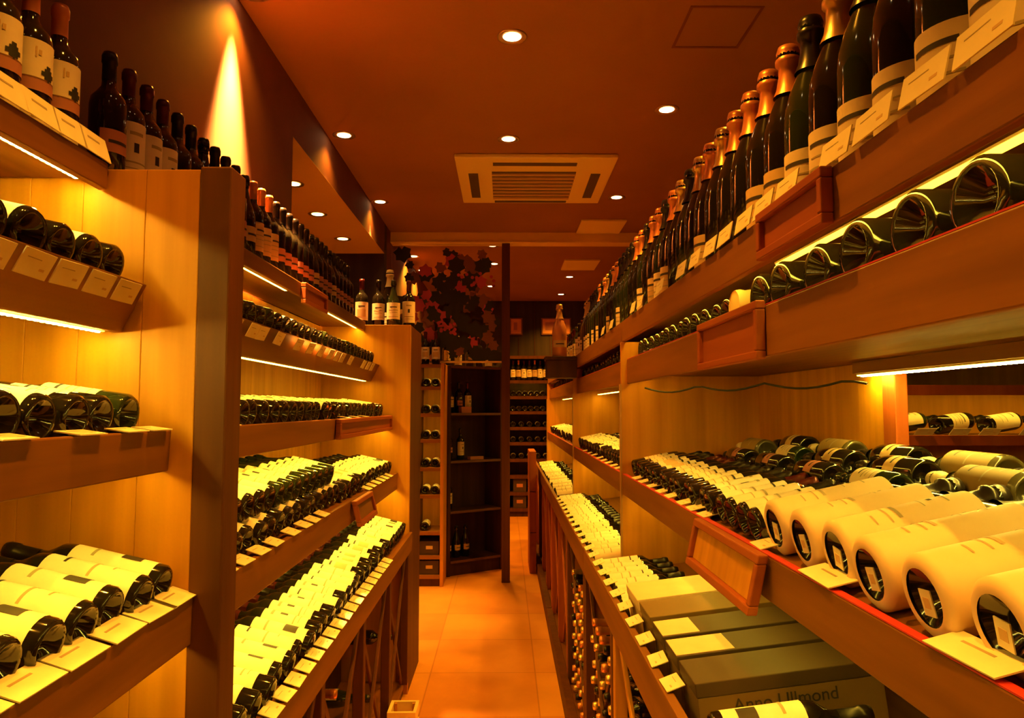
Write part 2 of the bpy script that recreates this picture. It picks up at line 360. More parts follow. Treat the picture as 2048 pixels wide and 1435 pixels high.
def bottle(k, base, d, n, label, group=None, roll=0, vis=1.0):
    """base: centre of the bottle's foot (from eye level); d: foot to neck; n: way the label faces"""
    d = Vector(d).normalized(); n = Vector(n); n = (n-d*n.dot(d)).normalized(); y = d.cross(n)
    mx = Matrix(((n.x, y.x, d.x), (n.y, y.y, d.y), (n.z, y.z, d.z))).to_4x4() @ Matrix.Rotation(roll, 4, 'Z')
    mx.translation = Vector(base)+Vector((0, 0, H))
    PLACED.append((vis/max(.5, base[1]), k, mx, label, group))
def stock_bottles():
    """the 300 wine bottles that show largest and every champagne bottle are things; the remaining small ones are one object"""
    wines = sorted([p for p in PLACED if p[1][0] not in 'cm'], key=lambda p: -p[0]); rest = set(id(p) for p in wines[300:])
    st = MB()
    for p in PLACED:
        _, k, mx, label, group = p
        if id(p) in rest:
            for nm, me in K[k]['parts']:
                st.add([mx @ v.co for v in me.vertices], [tuple(q.vertices) for q in me.polygons], me.materials[0], True)
                b = len(st.m)-len(me.polygons)
                for qi, q in enumerate(me.polygons): st.m[b+qi] = st.mi(me.materials[q.material_index])
            continue
        t = thing('champagne_bottle' if k[0] in 'cm' else 'wine_bottle', label, 'bottle', (0, 0, 0), group)
        t.matrix_world = mx
        for nm, me in K[k]['parts']: link(nm, me, t)
    if st.v:
        o = fixorigin(build(st, 'wine_bottles', up=False)); tag(o, 'small distant bottles in the right bins, end racks and far shelves', 'bottles', kind='stuff')
def row_lying(s, u, z, tilt, ys, pick, where, group, gapn=0, first=0, rollr=.35, vis=1):
    """bottles on their sides, feet towards the aisle; u,z: aisle-side edge of the board's top surface under the feet"""
    t = math.radians(tilt); d = (s*math.cos(t), 0, math.sin(t)); n = (-s*math.sin(t), 0, math.cos(t))
    for i, yy in enumerate(ys):
        k = pick(i, yy); R = K[k]['R']+.0016+gapn
        e = random.uniform(0, .006 if u > .7 else .016) if gapn == 0 else 0
        b = (s*u+n[0]*R+d[0]*e, yy, z+n[2]*R+d[2]*e)
        bottle(k, b, d, n, f'{nth(i+first)} {where}: {DESC[k]}', group, random.uniform(-rollr, rollr), vis)
def row_standing(s, u, z, ys, pick, where, group, jit=.0):
    for i, yy in enumerate(ys):
        k = pick(i, yy); a = random.uniform(-.35, .15)
        if k[0] == 'm' and i > 7 and random.random() < .55: a = random.choice([2.4, 2.9, 3.4])
        n = (-s*math.cos(a), (-abs(math.sin(a)) if abs(a) < 1 else math.sin(a))-.25, 0)
        bottle(k, (s*u+random.uniform(-jit, jit), yy, z+.0005), (0, 0, 1), n, f'{nth(i)} {where}: {DESC[k]}', group)
def rng(a, b, st): 
    n = int((b-a)/st+1e-6)+1; return [a+i*st for i in range(n)]
def choose(*ks):
    seq = []
    def f(i, y):
        while len(seq) <= i//3: seq.append(random.choice(ks))
        return seq[i//3] if random.random() < .8 else random.choice(ks)
    return f

# ------------------------------------------------------------------ price cards
cm = MB(); cm.box(-.001, .001, -.037, .037, 0, .042, 'card'); cm.box(.001, .0013, -.025, .008, .028, .0295, 'faint'); cm.box(.001, .0013, .012, .024, .012, .016, 'tan')
CARD = cm.mesh('price_card')
cm = MB(); cm.box(-.001, .001, -.055, .055, 0, .05, 'card'); cm.box(.001, .0014, -.03, .02, .03, .034, 'faint'); BIGCARD = cm.mesh('price_card_large')
def cards(s, u, z, lean, ys, where, group, big=False, sc=1):
    """lean: angle from upright, tipping the card's top away from the aisle"""
    for i, yy in enumerate(ys):
        o = bpy.data.objects.new('price_card', BIGCARD if big else CARD); C.objects.link(o)
        fy = random.uniform(-.004, .004)
        mx = Matrix.Rotation(0 if s < 0 else math.pi, 4, 'Z') @ Matrix.Rotation(-math.radians(lean), 4, 'Y') @ Matrix.Rotation(random.uniform(-.04, .04), 4, 'X')
        mx.translation = Vector((s*u, yy+fy, z+H)); o.matrix_world = mx @ Matrix.Diagonal((1, sc, 1, 1))
        tag(o, f'{nth(i)} {where}', 'price card', group)

# ------------------------------------------------------------------ rack parts
def slab(s, u0, z0, u1, z1, th_, y0, y1, mname):   # sloping board, (u0,z0)-(u1,z1) is its top surface
    m = MB(); m.prism([(s*u0, z0), (s*u1, z1), (s*u1, z1-th_), (s*u0, z0-th_)], y0, y1, mname); return m
def board(rack, s, u0, z0, tilt, u1, y0, y1, th_=.02):
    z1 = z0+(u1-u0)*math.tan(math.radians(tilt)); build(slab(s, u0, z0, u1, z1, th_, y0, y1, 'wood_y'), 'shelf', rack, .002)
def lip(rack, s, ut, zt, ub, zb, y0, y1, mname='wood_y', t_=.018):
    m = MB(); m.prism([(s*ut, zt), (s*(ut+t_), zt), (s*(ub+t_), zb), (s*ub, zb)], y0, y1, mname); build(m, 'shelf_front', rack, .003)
def led(rack, s, u, z, y0, y1, dots=True, wd=.012, tube=True):
    m = MB(); m.box(s*(u-wd), s*(u+wd), y0, y1, z, z+.004, 'ledback'); o = build(m, 'light_strip', rack)
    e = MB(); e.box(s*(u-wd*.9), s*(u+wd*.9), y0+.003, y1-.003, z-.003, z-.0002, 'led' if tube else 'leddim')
    p = build(e, 'light_tube', None); p.parent = o; p.location = -Vector(rack.location)
    if dots:
        e = MB()
        for yy in rng(y0+.01, y1-.01, .0165): e.box(s*(u-.003), s*(u+.003), yy-.0035, yy+.0035, z-.0055, z-.003, 'leddot')
        p = build(e, 'light_chips', None); p.parent = o; p.location = -Vector(rack.location); p['kind'] = 'stuff'
def lattice(rack, s, u, y0, y1, z0, z1, n, mname='wood_z', depth=.22):
    """upright posts and crossing planks of diamond bins"""
    for i in range(n+1):
        y = y0+(y1-y0)*i/n; m = MB(); m.box(s*u, s*(u+.04), y-.022, y+.022, z0, z1, mname); build(m, 'post', rack, .003)
    for i in range(n):
        a = y0+(y1-y0)*i/n+.024; b = y0+(y1-y0)*(i+1)/n-.024
        for (p, q) in (((a, z0), (b, z1)), ((a, z1), (b, z0))):
            L = math.hypot(q[0]-p[0], q[1]-p[1]); ang = math.atan2(q[1]-p[1], q[0]-p[0])
            off = .012 if p[1] < q[1] else .026
            mx = Matrix.Translation((s*(u+off), (p[0]+q[0])/2, (p[1]+q[1])/2)) @ Matrix.Rotation(ang, 4, 'X')
            m = MB(); m.box(0 if s > 0 else -.012, .012 if s > 0 else 0, -L/2+.03, L/2-.03, -.014, .014, mname, mx); build(m, 'cross_slat', rack, .002)
def plaque(rack, s, u, y0, y1, z0, z1, lean=0, inner='wood_y', lab=None):
    """framed wooden plaque hung on a shelf front"""
    def B(ua, ub, ya, yb, za, zb, mm, nm, par):
        m = MB(); k = lean
        m.prism([(s*(ua+k*(z1-zb)*-1), zb), (s*(ub+k*(z1-zb)*-1), zb), (s*(ub+k*(z1-za)*-1), za), (s*(ua+k*(z1-za)*-1), za)], ya, yb, mm)
        return build(m, nm, par, .002)
    f = .018
    p = B(u-.010, u-.001, y0+f, y1-f, z0+f, z1-f, inner, 'plaque', rack)
    if lab: p['label'] = lab
    m = MB(); k = lean
    for a in ((y0, y1, z0, z0+f), (y0, y1, z1-f, z1), (y0, y0+f, z0+f, z1-f), (y1-f, y1, z0+f, z1-f)):
        za, zb = a[2], a[3]
        m.prism([(s*(u-.022-k*(z1-zb)), zb), (s*(u-.001-k*(z1-zb)), zb), (s*(u-.001-k*(z1-za)), za), (s*(u-.022-k*(z1-za)), za)], a[0], a[1], 'red_wood_y')
    q = build(m, 'plaque_frame', None, .003); q.parent = p; q.location = -Vector(rack.location)

# ---- left racks
def left_rack(name, label, y0, y1):
    s = -1; ym = (y0+y1)/2; r = thing(name, label, 'wine rack', (s*.8, ym, 0))
    m = MB()
    n = int((y1-y0)/.16)
    for i in range(n):
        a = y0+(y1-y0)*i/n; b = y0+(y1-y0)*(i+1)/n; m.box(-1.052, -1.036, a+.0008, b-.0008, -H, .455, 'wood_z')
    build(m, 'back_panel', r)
    # top shelf
    board(r, s, .814, .478, 0, 1.034, y0, y1); lip(r, s, .794, .487, .794, .433, y0, y1)
    # second shelf, front leaning out
    board(r, s, .728, .226, 12, 1.034, y0, y1); lip(r, s, .708, .243, .756, .148, y0, y1)
    board(r, s, .671, -.058, 8, 1.034, y0, y1); lip(r, s, .651, -.043, .655, -.123, y0, y1)
    board(r, s, .620, -.372, 13, 1.034, y0, y1); lip(r, s, .600, -.362, .602, -.453, y0, y1)
    board(r, s, .535, -.705, 14, 1.034, y0, y1); lip(r, s, .515, -.690, .517, -.79, y0, y1, t_=.02)
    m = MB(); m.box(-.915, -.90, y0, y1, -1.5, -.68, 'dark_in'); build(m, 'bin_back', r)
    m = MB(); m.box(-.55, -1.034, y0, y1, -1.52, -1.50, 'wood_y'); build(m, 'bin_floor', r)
    m = MB(); m.box(-.56, -.575, y0, y1, -H, -1.52, 'post'); build(m, 'plinth', r)
    return r
r1 = left_rack('wine_rack', 'near left oak wine rack ending in a tall gold-lit side panel', -.35, 1.43)
m = MB()
for a, b in ((-.612, -.72), (-.7205, -.845), (-.8455, -.95), (-.9505, -1.052)): m.box(a, b, 1.436, 1.50, -H, .478, 'wood_z')
build(m, 'side_panel', r1, .0015)
m = MB(); m.box(-.547, -.611, 1.43, 1.51, -H, .483, 'post'); build(m, 'corner_post', r1, .004)
lattice(r1, -1, .53, -.3, 1.40, -1.5, -.79, 2)
r2 = left_rack('wine_rack', 'middle left oak wine rack with red-brown end cabinet, beyond the near panel', 1.512, 4.10)
m = MB(); m.box(-.535, -1.05, 4.102, 4.125, -H, .470, 'wood_z'); build(m, 'side_panel', r2, .002)
m = MB(); m.box(-.535, -1.05, 4.126, 4.62, -H, .470, 'post'); build(m, 'end_cabinet', r2, .003)
lattice(r2, -1, .53, 1.56, 4.07, -1.5, -.79, 4, 'post')
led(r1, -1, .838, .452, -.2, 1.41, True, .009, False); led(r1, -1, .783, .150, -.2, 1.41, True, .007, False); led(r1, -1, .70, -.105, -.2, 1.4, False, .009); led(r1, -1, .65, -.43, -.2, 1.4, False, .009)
led(r2, -1, .838, .452, 1.53, 2.78, False); led(r2, -1, .838, .452, 3.14, 4.09, False); led(r2, -1, .783, .150, 1.53, 4.05, False, .009)
led(r2, -1, .70, -.105, 1.53, 4.08, False, .012); led(r2, -1, .65, -.43, 1.53, 4.08, False, .014)
plaque(r2, -1, .794, 2.80, 3.15, .405, .487, 0, 'red_wood_y', 'blank red-brown framed plaque')
plaque(r2, -1, .651, 2.80, 4.08, -.123, -.043, 0, 'red_wood_y', 'long blank red-brown plaque')
plaque(r2, -1, .598, 2.85, 3.20, -.46, -.362, .25, 'wood_y', 'blank plaque hanging tilted from the shelf front')

LW = choose('w_plain', 'w_tall', 'w_block', 'w_wide', 's_plain', 's_wide', 'w_orange')
LB = choose('w_wide', 'w_block', 'w_tall', 'w_wide', 's_wide', 'w_orange')
# near rack
row_standing(-1, .865, .478, [1.20, 1.285, 1.37], lambda i, y: 'w_tree', 'bottle on near left top shelf', 'tree-label bottles on the near left top shelf')
row_standing(-1, .965, .478, [1.14, 1.235, 1.33], lambda i, y: 'w_copper', 'back-row bottle, near left top shelf', 'back row on the near left top shelf')
row_lying(-1, .735, .2275, 12, [1.02, 1.107, 1.19, 1.273, 1.352], lambda i, y: ('w_dark', 's_wide', 'w_plain', 'w_wide', 'w_tall')[i], 'lying bottle, near left rack shelf two', 'lying bottles on the near left second shelf')
row_lying(-1, .680, -.0567, 8, [.90, .988, 1.075, 1.16, 1.245, 1.33], lambda i, y: ('w_wide', 's_wide', 'w_wide', 'w_tall', 'w_plain', 's_plain')[i], 'lying bottle, near left rack shelf three', 'lying bottles on the near left third shelf')
row_lying(-1, .632, -.3692, 13, [.86, .948, 1.034, 1.12, 1.205, 1.29, 1.373], lambda i, y: ('w_wide', 'w_wide', 'w_block', 'w_wide', 'w_block', 'w_wide', 'w_block')[i], 'lying bottle, near left rack shelf four', 'lying bottles on the near left fourth shelf', rollr=.12)
cards(-1, .712, .196, -27, [.985, 1.075, 1.165, 1.255, 1.345], 'price card on near left second shelf front', 'cards on the near left second shelf')
cards(-1, .640, -.0415, 82, [.97, 1.14, 1.28, 1.37], 'price card lying on near left third shelf edge', 'cards on the near left third shelf')
cards(-1, .594, -.3600, 72, [.86, .97, 1.08, 1.19, 1.295, 1.385], 'price card along near left fourth shelf edge', 'cards on the near left fourth shelf', True, .92)
cards(-1, .790, .488, 18, [1.14, 1.225, 1.31, 1.39], 'price card standing on near left top shelf edge', 'cards on the near left top shelf', True, .8)
# middle rack
TOPL = rng(1.56, 4.03, .083)
row_standing(-1, .872, .478, TOPL, lambda i, y: 'w_dark' if i == 0 else ('w_tall' if i in (1, 2, 3) else ('w_copper' if 10 < i < 14 else random.choice(['w_dark', 's_small', 'w_dark', 'w_dark']))), 'standing bottle, middle left top shelf', 'standing bottles on the middle left top shelf')
row_standing(-1, .975, .478, rng(2.05, 4.0, .095), lambda i, y: 'm_orange' if False else random.choice(['w_copper', 'w_copper', 's_small']), 'back-row bottle, middle left top shelf', 'back row on the middle left top shelf')
Y2 = rng(1.56, 4.05, .0865)
row_lying(-1, .735, .2275, 12, Y2, choose('w_plain', 'w_wide', 'w_tall', 's_plain', 'w_dark'), 'lying bottle, middle left shelf two', 'lying bottles on the middle left second shelf')
row_lying(-1, .680, -.0567, 8, Y2, LB, 'lying bottle, middle left shelf three', 'lying bottles on the middle left third shelf')
row_lying(-1, .632, -.3692, 13, Y2, LB, 'lying bottle, middle left shelf four', 'lying bottles on the middle left fourth shelf')
row_lying(-1, .548, -.7005, 14, Y2, LB, 'lying bottle, middle left lowest shelf', 'lying bottles on the middle left lowest shelf')
def layer2(s, u, z, tilt, ys, pick, where, group):
    row_lying(s, u, z, tilt, ys, pick, where, group, gapn=.069)
layer2(-1, .672, -.3600, 13, rng(1.56+.043, 2.75, .0865), choose('s_plain', 'w_green', 's_wide', 'w_wide'), 'upper-layer bottle, middle left rack', 'upper layer on the middle left fourth shelf')
cards(-1, .712, .196, -27, [1.62, 1.75, 1.88, 2.02, 2.10, 2.25, 2.47, 2.62, 2.77, 2.92, 3.03, 3.13, 3.3, 3.6, 3.72, 3.83], 'price card on middle left second shelf front', 'cards on the middle left second shelf')
cards(-1, .640, -.0415, 82, [1.62, 1.74, 3.0, 3.2, 3.4], 'price card on middle left third shelf edge', 'cards on the middle left third shelf')
cards(-1, .594, -.3600, 72, [1.62, 1.73, 1.84, 1.96, 2.12, 2.24, 2.35, 2.47, 3.25, 3.37, 3.50, 3.62, 3.74, 3.86], 'price card, middle left fourth shelf edge', 'cards on the middle left fourth shelf')
cards(-1, .508, -.6885, 72, rng(1.6, 3.35, .095), 'price card, middle left lowest shelf edge', 'cards on the middle left lowest shelf')
# bottles on the end cabinet
for i, (x, y, k) in enumerate([(-.96, 4.35, 'w_plain'), (-.86, 4.33, 'w_orange'), (-.765, 4.36, 'w_plain'), (-.67, 4.33, 's_plain'), (-.585, 4.38, 'w_tall'), (-.72, 4.50, 'm_white')]):
    bottle(k, (x, y, .4705), (0, 0, 1), (.15, -1, 0), f'{nth(i)} bottle on left end cabinet: {DESC[k]}', 'bottles on the left end cabinet')
# things in the bins below
for i, (y, z, k) in enumerate([(1.98, -1.26, 'w_plain'), (2.62, -1.00, 'w_copper'), (3.9, -1.2, 'w_plain'), (3.3, -1.28, 's_plain')]):
    bottle(k, (-.890, y, z), (1, 0, .0), (0, 0, 1), f'{nth(i)} bottle lying neck-out in the left diamond bins', 'bottles in the left diamond bins')
t = thing('wooden_crate', 'small pale wooden crate on the floor at the foot of left bins', 'crate', (-.46, 3.42, 0))
for k, z in enumerate((-1.565, -1.49, -1.415)):
    m = MB(); m.box(-.53, -.40, 3.36, 3.375, z, z+.05, 'trim'); m.box(-.53, -.40, 3.485, 3.5, z, z+.05, 'trim'); m.box(-.53, -.515, 3.376, 3.484, z, z+.05, 'trim'); m.box(-.415, -.40, 3.376, 3.484, z, z+.05, 'trim'); build(m, 'slat', t, .002)
m = MB()
for x in (-.513, -.429):
    for y in (3.377, 3.471): m.box(x, x+.012, y, y+.012, -1.569, -1.37, 'wood_z')
m.box(-.513, -.417, 3.377, 3.483, -1.565, -1.556, 'wood_z'); build(m, 'frame', t)

# ---- right rack: three bays
def right_bay(label, y0, y1, ub, base=True, red=False, open_to=None):
    s = 1; r = thing('wine_rack', label, 'wine rack', (.7, (y0+y1)/2, 0))
    yb0 = open_to if open_to else y0
    m = MB(); n = max(3, int((y1-yb0)/.15))
    for i in range(n):
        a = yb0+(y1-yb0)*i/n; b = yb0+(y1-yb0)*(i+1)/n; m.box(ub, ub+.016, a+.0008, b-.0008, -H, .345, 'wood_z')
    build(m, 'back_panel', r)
    board(r, s, .540, .372, 0, ub, y0, y1); lip(r, s, .520, .383, .520, .292, y0, y1)
    ub2 = ub if not open_to else ub
    board(r, s, .556, .196, 0, ub, y0, y1); lip(r, s, .538, .212, .538, .105, y0, y1, t_=.018)
    m = MB(); m.box(.556, ub, y0, y1, .138, .150, 'wood_y'); build(m, 'shelf_underside', r, .002)
    m = MB(); m.box(.540, .554, y0, y1, .2125, .2150, 'redtape'); build(m, 'red_edge_strip', r)
    board(r, s, .535, -.302, 12, ub, y0, y1); lip(r, s, .515, -.290, .517, -.378, y0, y1)
    m = MB(); m.box(.5155, .532, y0, y1, -.2898, -.2875, 'redtape'); build(m, 'red_edge_strip', r)
    board(r, s, .362, -.72, 7, ub, y0, y1); lip(r, s, .340, -.608, .342, -.722, y0, y1, t_=.022)
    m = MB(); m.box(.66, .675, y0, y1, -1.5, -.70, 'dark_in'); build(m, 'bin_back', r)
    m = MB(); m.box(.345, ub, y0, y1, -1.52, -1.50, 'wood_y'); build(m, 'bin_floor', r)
    m = MB(); m.box(.305, .35, y0, y1, -H, -1.47, 'post'); build(m, 'plinth', r, .004)
    m = MB(); m.box(.512, ub, y1-.012, y1+.010, -.70, .290, 'wood_z'); m.box(.505, .512, y1-.014, y1+.012, -.70, .104, 'paneledge'); m.box(.36, ub, y1-.012, y1+.010, -1.5, -.745, 'wood_z'); build(m, 'side_panel', r, .001)
    return r
YE = 8.8
q1 = right_bay('near right oak wine rack holding white-wrapped magnums and gift boxes', .0, 3.20, 1.12, open_to=2.14)
q2 = right_bay('middle right oak wine rack beyond the near partition board', 3.212, 5.45, 1.12)
q3 = right_bay('farthest right oak wine rack beyond the second partition board', 5.462, YE, 1.12)
m = MB(); m.box(1.112, 1.15, 2.06, 2.13, -.19, .137, 'red_wood'); build(m, 'back_post', q1, .003)
lattice(q1, 1, .345, .2, 2.35, -1.5, -.724, 2); lattice(q1, 1, .345, 2.41, 3.18, -1.5, -.724, 1, 'post'); lattice(q2, 1, .345, 3.24, 4.07, -1.5, -.724, 1, 'post'); lattice(q2, 1, .345, 4.13, 5.42, -1.5, -.724, 2, 'red_wood'); lattice(q3, 1, .345, 5.49, YE-.03, -1.5, -.724, 5, 'red_wood')
plaque(q1, 1, .520, 1.12, 1.42, .290, .383, 0, 'red_wood_y', 'blank carved plaque on the top shelf front')
plaque(q1, 1, .538, 1.48, 1.94, .100, .222, 0, 'red_wood_y', 'blank framed plaque on the second shelf front')
plaque(q1, 1, .512, 1.42, 1.90, -.400, -.285, .22, 'wood_z', 'blank framed plaque tilted on the third shelf front')
m = MB(); m.box(1.06, 1.11, .1, 2.20, .1035, .137, 'wood_y'); build(m, 'strip_batten', q1)
led(q1, 1, 1.085, .099, .1, 2.20, True, .014, True); led(q1, 1, .580, .130, .1, 3.15, False, .0035)
led(q1, 1, .66, .345, .1, 1.72, False, .011, False); led(q1, 1, .552, .325, .1, 3.15, False, .006); led(q1, 1, .60, -.375, .1, 3.15, False, .006)  # first strip is added: its glow stands in for the lit shelf underside
for q, a, b in ((q2, 3.25, 5.4), (q3, 5.5, 8.7)):
    led(q, 1, .70, .099, a, b, False, .010); led(q, 1, .60, -.375, a, b, False, .010)
# top shelf magnums
TOPR = rng(.80, 5.30, .1135)
def toppick(i, y):
    seq = ['m_white', 'm_black', 'm_gold', 'm_black', 'm_gold', 'm_black', 'm_orange', 'm_orange', 'm_orange', 'm_orange', 'm_gold', 'm_orange', 'm_gold', 'm_black', 'm_gold', 'm_orange', 'm_black', 'm_orange', 'm_orange']
    return seq[i] if i < len(seq) else random.choice(['m_black', 'm_orange', 'm_gold', 'm_black'])
row_standing(1, .598, .372, TOPR, toppick, 'standing on right top shelf', 'champagne magnums on the right top shelf')
row_standing(1, .72, .372, rng(.86, 3.6, .121), lambda i, y: random.choice(['m_orange', 'm_black', 'm_black']), 'back row, right top shelf', 'back row of magnums on the right top shelf')
row_standing(1, .598, .372, rng(5.56, 8.6, .21), lambda i, y: random.choice(['s_plain', 'w_wide', 'w_tall', 'w_orange']), 'bottle, far right top shelf', 'bottles on the far right top shelf')
bottle('m_copper', (.40, 5.30, .3705), (0, 0, 1), (0, -1, 0), 'tall copper-coated champagne bottle standing alone before the framed pictures')
m = MB(); m.box(.29, .518, 5.2, 5.40, .345, .370, 'dark_wood'); m.box(.30, .518, 5.21, 5.39, .215, .345, 'dark_wood'); build(m, 'bracket_box', q2, .003)
# cards and labels standing at the top shelf edge
cards(1, .512, .384, 12, [.75, .87, .99, 1.11, 1.30, 1.42, 1.54, 1.68, 1.8, 1.95, 2.1, 2.4, 2.75, 2.9, 3.5, 3.8], 'price card at the right top shelf edge', 'cards on the right top shelf', False, 1.35)
# second shelf: champagne feet
row_lying(1, .562, .1965, 0, [.70, .860, 1.0, 1.155, 1.337, 1.5, 1.640], lambda i, y: 'm_foot', 'lying bottle, near right second shelf', 'spaced bottles on the near right second shelf', first=0)
t = thing('wicker_bottle_sleeve', 'pale woven sleeve among the bottles on the right second shelf', 'bottle sleeve', (.62, 1.76, .2+H))
m = MB(); mx = Matrix.Translation((.563, 1.765, .246)) @ Matrix.Rotation(math.radians(90), 4, 'Y')
prof = []
for i in range(17): prof.append((.042+(.0025 if i % 2 else 0), i*.013))
m.lathe(prof, 20, 'tan', mx); build(m, 'sleeve', t)
m = MB(); m.lathe([(0, .004), (.042, .002)], 20, 'trim', mx); build(m, 'end_cap', t)
row_lying(1, .562, .1965, 0, rng(1.87, 3.14, .098), lambda i, y: 'c_dark', 'close-set bottle, near right second shelf', 'close-set bottles on the near right second shelf')
row_lying(1, .562, .1965, 0, rng(3.3, 5.38, .115), choose('c_dark', 's_wide', 'c_dark', 's_plain'), 'lying bottle, middle right second shelf', 'bottles on the middle right second shelf')
row_lying(1, .562, .1965, 0, rng(5.6, 8.6, .2), choose('c_dark', 's_wide'), 'lying bottle, farthest right second shelf', 'bottles on the farthest right second shelf')
# third shelf: wrapped magnums, then ordinary bottles
row_lying(1, .545, -.2988, 12, [.672, .808, .944, 1.078, 1.211, 1.344, 1.478], lambda i, y: 'm_wrap', 'lying magnum, near right third shelf', 'wrapped magnums on the near right third shelf', rollr=.2)
row_lying(1, .548, -.2982, 12, rng(1.595, 3.14, .0885), choose('w_plain', 'w_orange', 'w_tall', 's_wide', 'w_wide'), 'lying bottle, near right third shelf', 'ordinary bottles on the near right third shelf')
row_lying(1, .548, -.2982, 12, rng(3.28, 5.38, .0885), choose('w_wide', 'w_tall', 'w_plain', 's_wide'), 'lying bottle, middle right third shelf', 'bottles on the middle right third shelf')
row_lying(1, .548, -.2982, 12, rng(5.55, 8.6, .19), choose('w_wide', 'w_tall', 's_wide'), 'lying bottle, farthest right third shelf', 'bottles on the farthest right third shelf')
# back rows on the third shelf lie along the shelf, feet to the camera
tt = math.tan(math.radians(12))
bk = 0
for (u, ys) in ((.884, rng(1.63, 2.8, .325)), (.975, rng(1.0, 2.75, .34)), (1.065, rng(.86, 2.78, .335))):
    for yy in ys:
        k = random.choice(['c_olive', 'c_olive', 'c_dark', 's_plain']); R = K[k]['R']
        if u < .9: k = random.choice(['s_plain', 'w_dark', 'w_green']); R = K[k]['R']
        zz = -.302+(u-.535)*tt+R/math.cos(math.radians(12))+.002
        bottle(k, (u, yy, zz), (random.uniform(-.01, .0), 1, 0), (-.3, 0, 1), f'{nth(bk)} bottle lying lengthwise behind the wrapped magnums: {DESC[k]}', 'bottles lying lengthwise behind the magnums'); bk += 1
cards(1, .520, -.2865, 76, [1.53, 1.95, 2.08, 2.2, 2.36, 2.5, 2.66, 2.82, 2.96], 'price card on near right third shelf edge', 'cards on the near right third shelf')
cards(1, .511, -.2835, 76, [.835, 1.22], 'large price card before the wrapped magnums', 'large cards before the wrapped magnums', True, 1.15)
cards(1, .520, -.2865, 76, [3.45, 3.6, 3.78, 3.95, 4.15, 4.4, 4.6, 4.85], 'price card, middle right third shelf edge', 'cards on the middle right third shelf')
# base shelf: gift boxes and bottles
def gift_box(y0, y1, u0, u1, zt, hh, mb, mt, lab, lid=None, text=None, face=None):
    t = thing('gift_box', lab, 'gift box', (u0, y0, zt-hh+H))
    # tilted with the shelf by 7 degrees
    R_ = Matrix.Translation((u0, 0, zt)) @ Matrix.Rotation(-math.radians(7), 4, 'Y')
    L = u1-u0
    m = MB(); m.box(0, L, y0, y1, -hh, -.03, mb, R_); build(m, 'box_body', t, .002)
    m = MB(); m.box(-.002, L+.002, y0-.002, y1+.002, -.0295, 0, mt, R_); build(m, 'lid', t, .002)
    if lid: m = MB(); m.box(0, L*lid[0], y0+.004, y1-.004, 0, .0012, lid[1], R_); build(m, 'paper_band', t)
    if face: m = MB(); m.box(.10, L-.10, y0-.0045, y0-.0025, -.027, -.004, face, R_); build(m, 'face_band', t)
    if text:
        cu = bpy.data.curves.new('lettering', 'FONT'); cu.body = text; cu.size = .036; cu.extrude = .0004
        tmp = bpy.data.objects.new('tmp', cu); C.objects.link(tmp); bpy.context.view_layer.update()
        me = bpy.data.meshes.new_from_object(tmp.evaluated_get(bpy.context.evaluated_depsgraph_get())); bpy.data.objects.remove(tmp)
        me.materials.clear(); me.materials.append(M['ink'])
        mx = Matrix.Translation((u0, 0, zt)) @ Matrix.Rotation(-math.radians(7), 4, 'Y') @ Matrix.Translation((.07, y0-.001, -.064)) @ Matrix.Rotation(math.radians(90), 4, 'X')
        me.transform(Matrix.Translation(Vector((0, 0, H))-t.location) @ mx); link('lettering', me, t)
    return t
gift_box(1.50, 1.635, .385, .765, -.555, .135, 'olive', 'darkbox', 'nearest gift box, olive with faint lettering on its side', text='Anno Ullmond')
gift_box(1.66, 1.775, .385, .80, -.555, .13, 'olive', 'darkbox', 'second gift box from the nearest, dark top with cream end band', lid=(.32, 'kraft'))
gift_box(1.80, 1.925, .385, .80, -.555, .13, 'olive', 'darkbox', 'third gift box from the nearest, very dark top with cream strip', lid=(.22, 'kraft'))
gift_box(1.955, 2.105, .385, .80, -.552, .135, 'olive', 'olive', 'olive-grey gift box between the cream box and the dark ones')
gift_box(2.14, 2.33, .385, .80, -.555, .15, 'tan', 'kraft', 'cream gift box farthest back, beside the partition board')
row_lying(1, .385, -.716, 7, [1.16, 1.25, 1.345, 1.44], lambda i, y: ('w_wide', 's_wide', 'w_wide', 'w_wide')[i], 'bottle lying before the gift boxes', 'bottles before the gift boxes')
row_lying(1, .40, -.714, 7, [1.297, 1.392], lambda i, y: 'w_block', 'upper bottle before the gift boxes', 'upper bottles before the gift boxes', gapn=.069)
row_lying(1, .385, -.716, 7, rng(2.38, 3.14, .0885), choose('w_wide', 'w_wide', 'w_block'), 'bottle lying behind the gift boxes', 'bottles behind the gift boxes')
row_lying(1, .385, -.716, 7, rng(3.28, 5.38, .0885), choose('w_wide', 'w_wide', 's_wide'), 'lying bottle, middle right base shelf', 'bottles on the middle right base shelf')
row_lying(1, .385, -.716, 7, rng(5.6, 8.6, .21), choose('w_wide', 's_wide'), 'lying bottle, farthest right base shelf', 'bottles on the farthest right base shelf')
cards(1, .345, -.605, 70, rng(1.62, 4.9, .155), 'price card, right base shelf edge', 'cards on the right base shelf')
# neck-out bottles in the right diamond bins
k = 0
K['b_gold'] = bottle_kit('wine', cap='goldcap', design='small', paper='tan'); DESC['b_gold'] = 'gold-capped bottle'
for r_ in range(8):
    for c_ in range(14):
        y = 2.49+c_*.112+(.056 if r_ % 2 else 0); z = -1.44+r_*.082
        if y > 3.98 or abs(y-3.20) < .055 or abs(y-3.24) < .055 or abs(y-3.12) < .03: continue
        bottle(random.choice(['b_gold', 'b_gold', 'w_copper', 'w_plain']), (.655, y, z), (-1, 0, 0), (0, 0, 1), 'bottle lying neck-out in the right diamond bins', 'neck-out bottles in the right diamond bins', vis=.15)
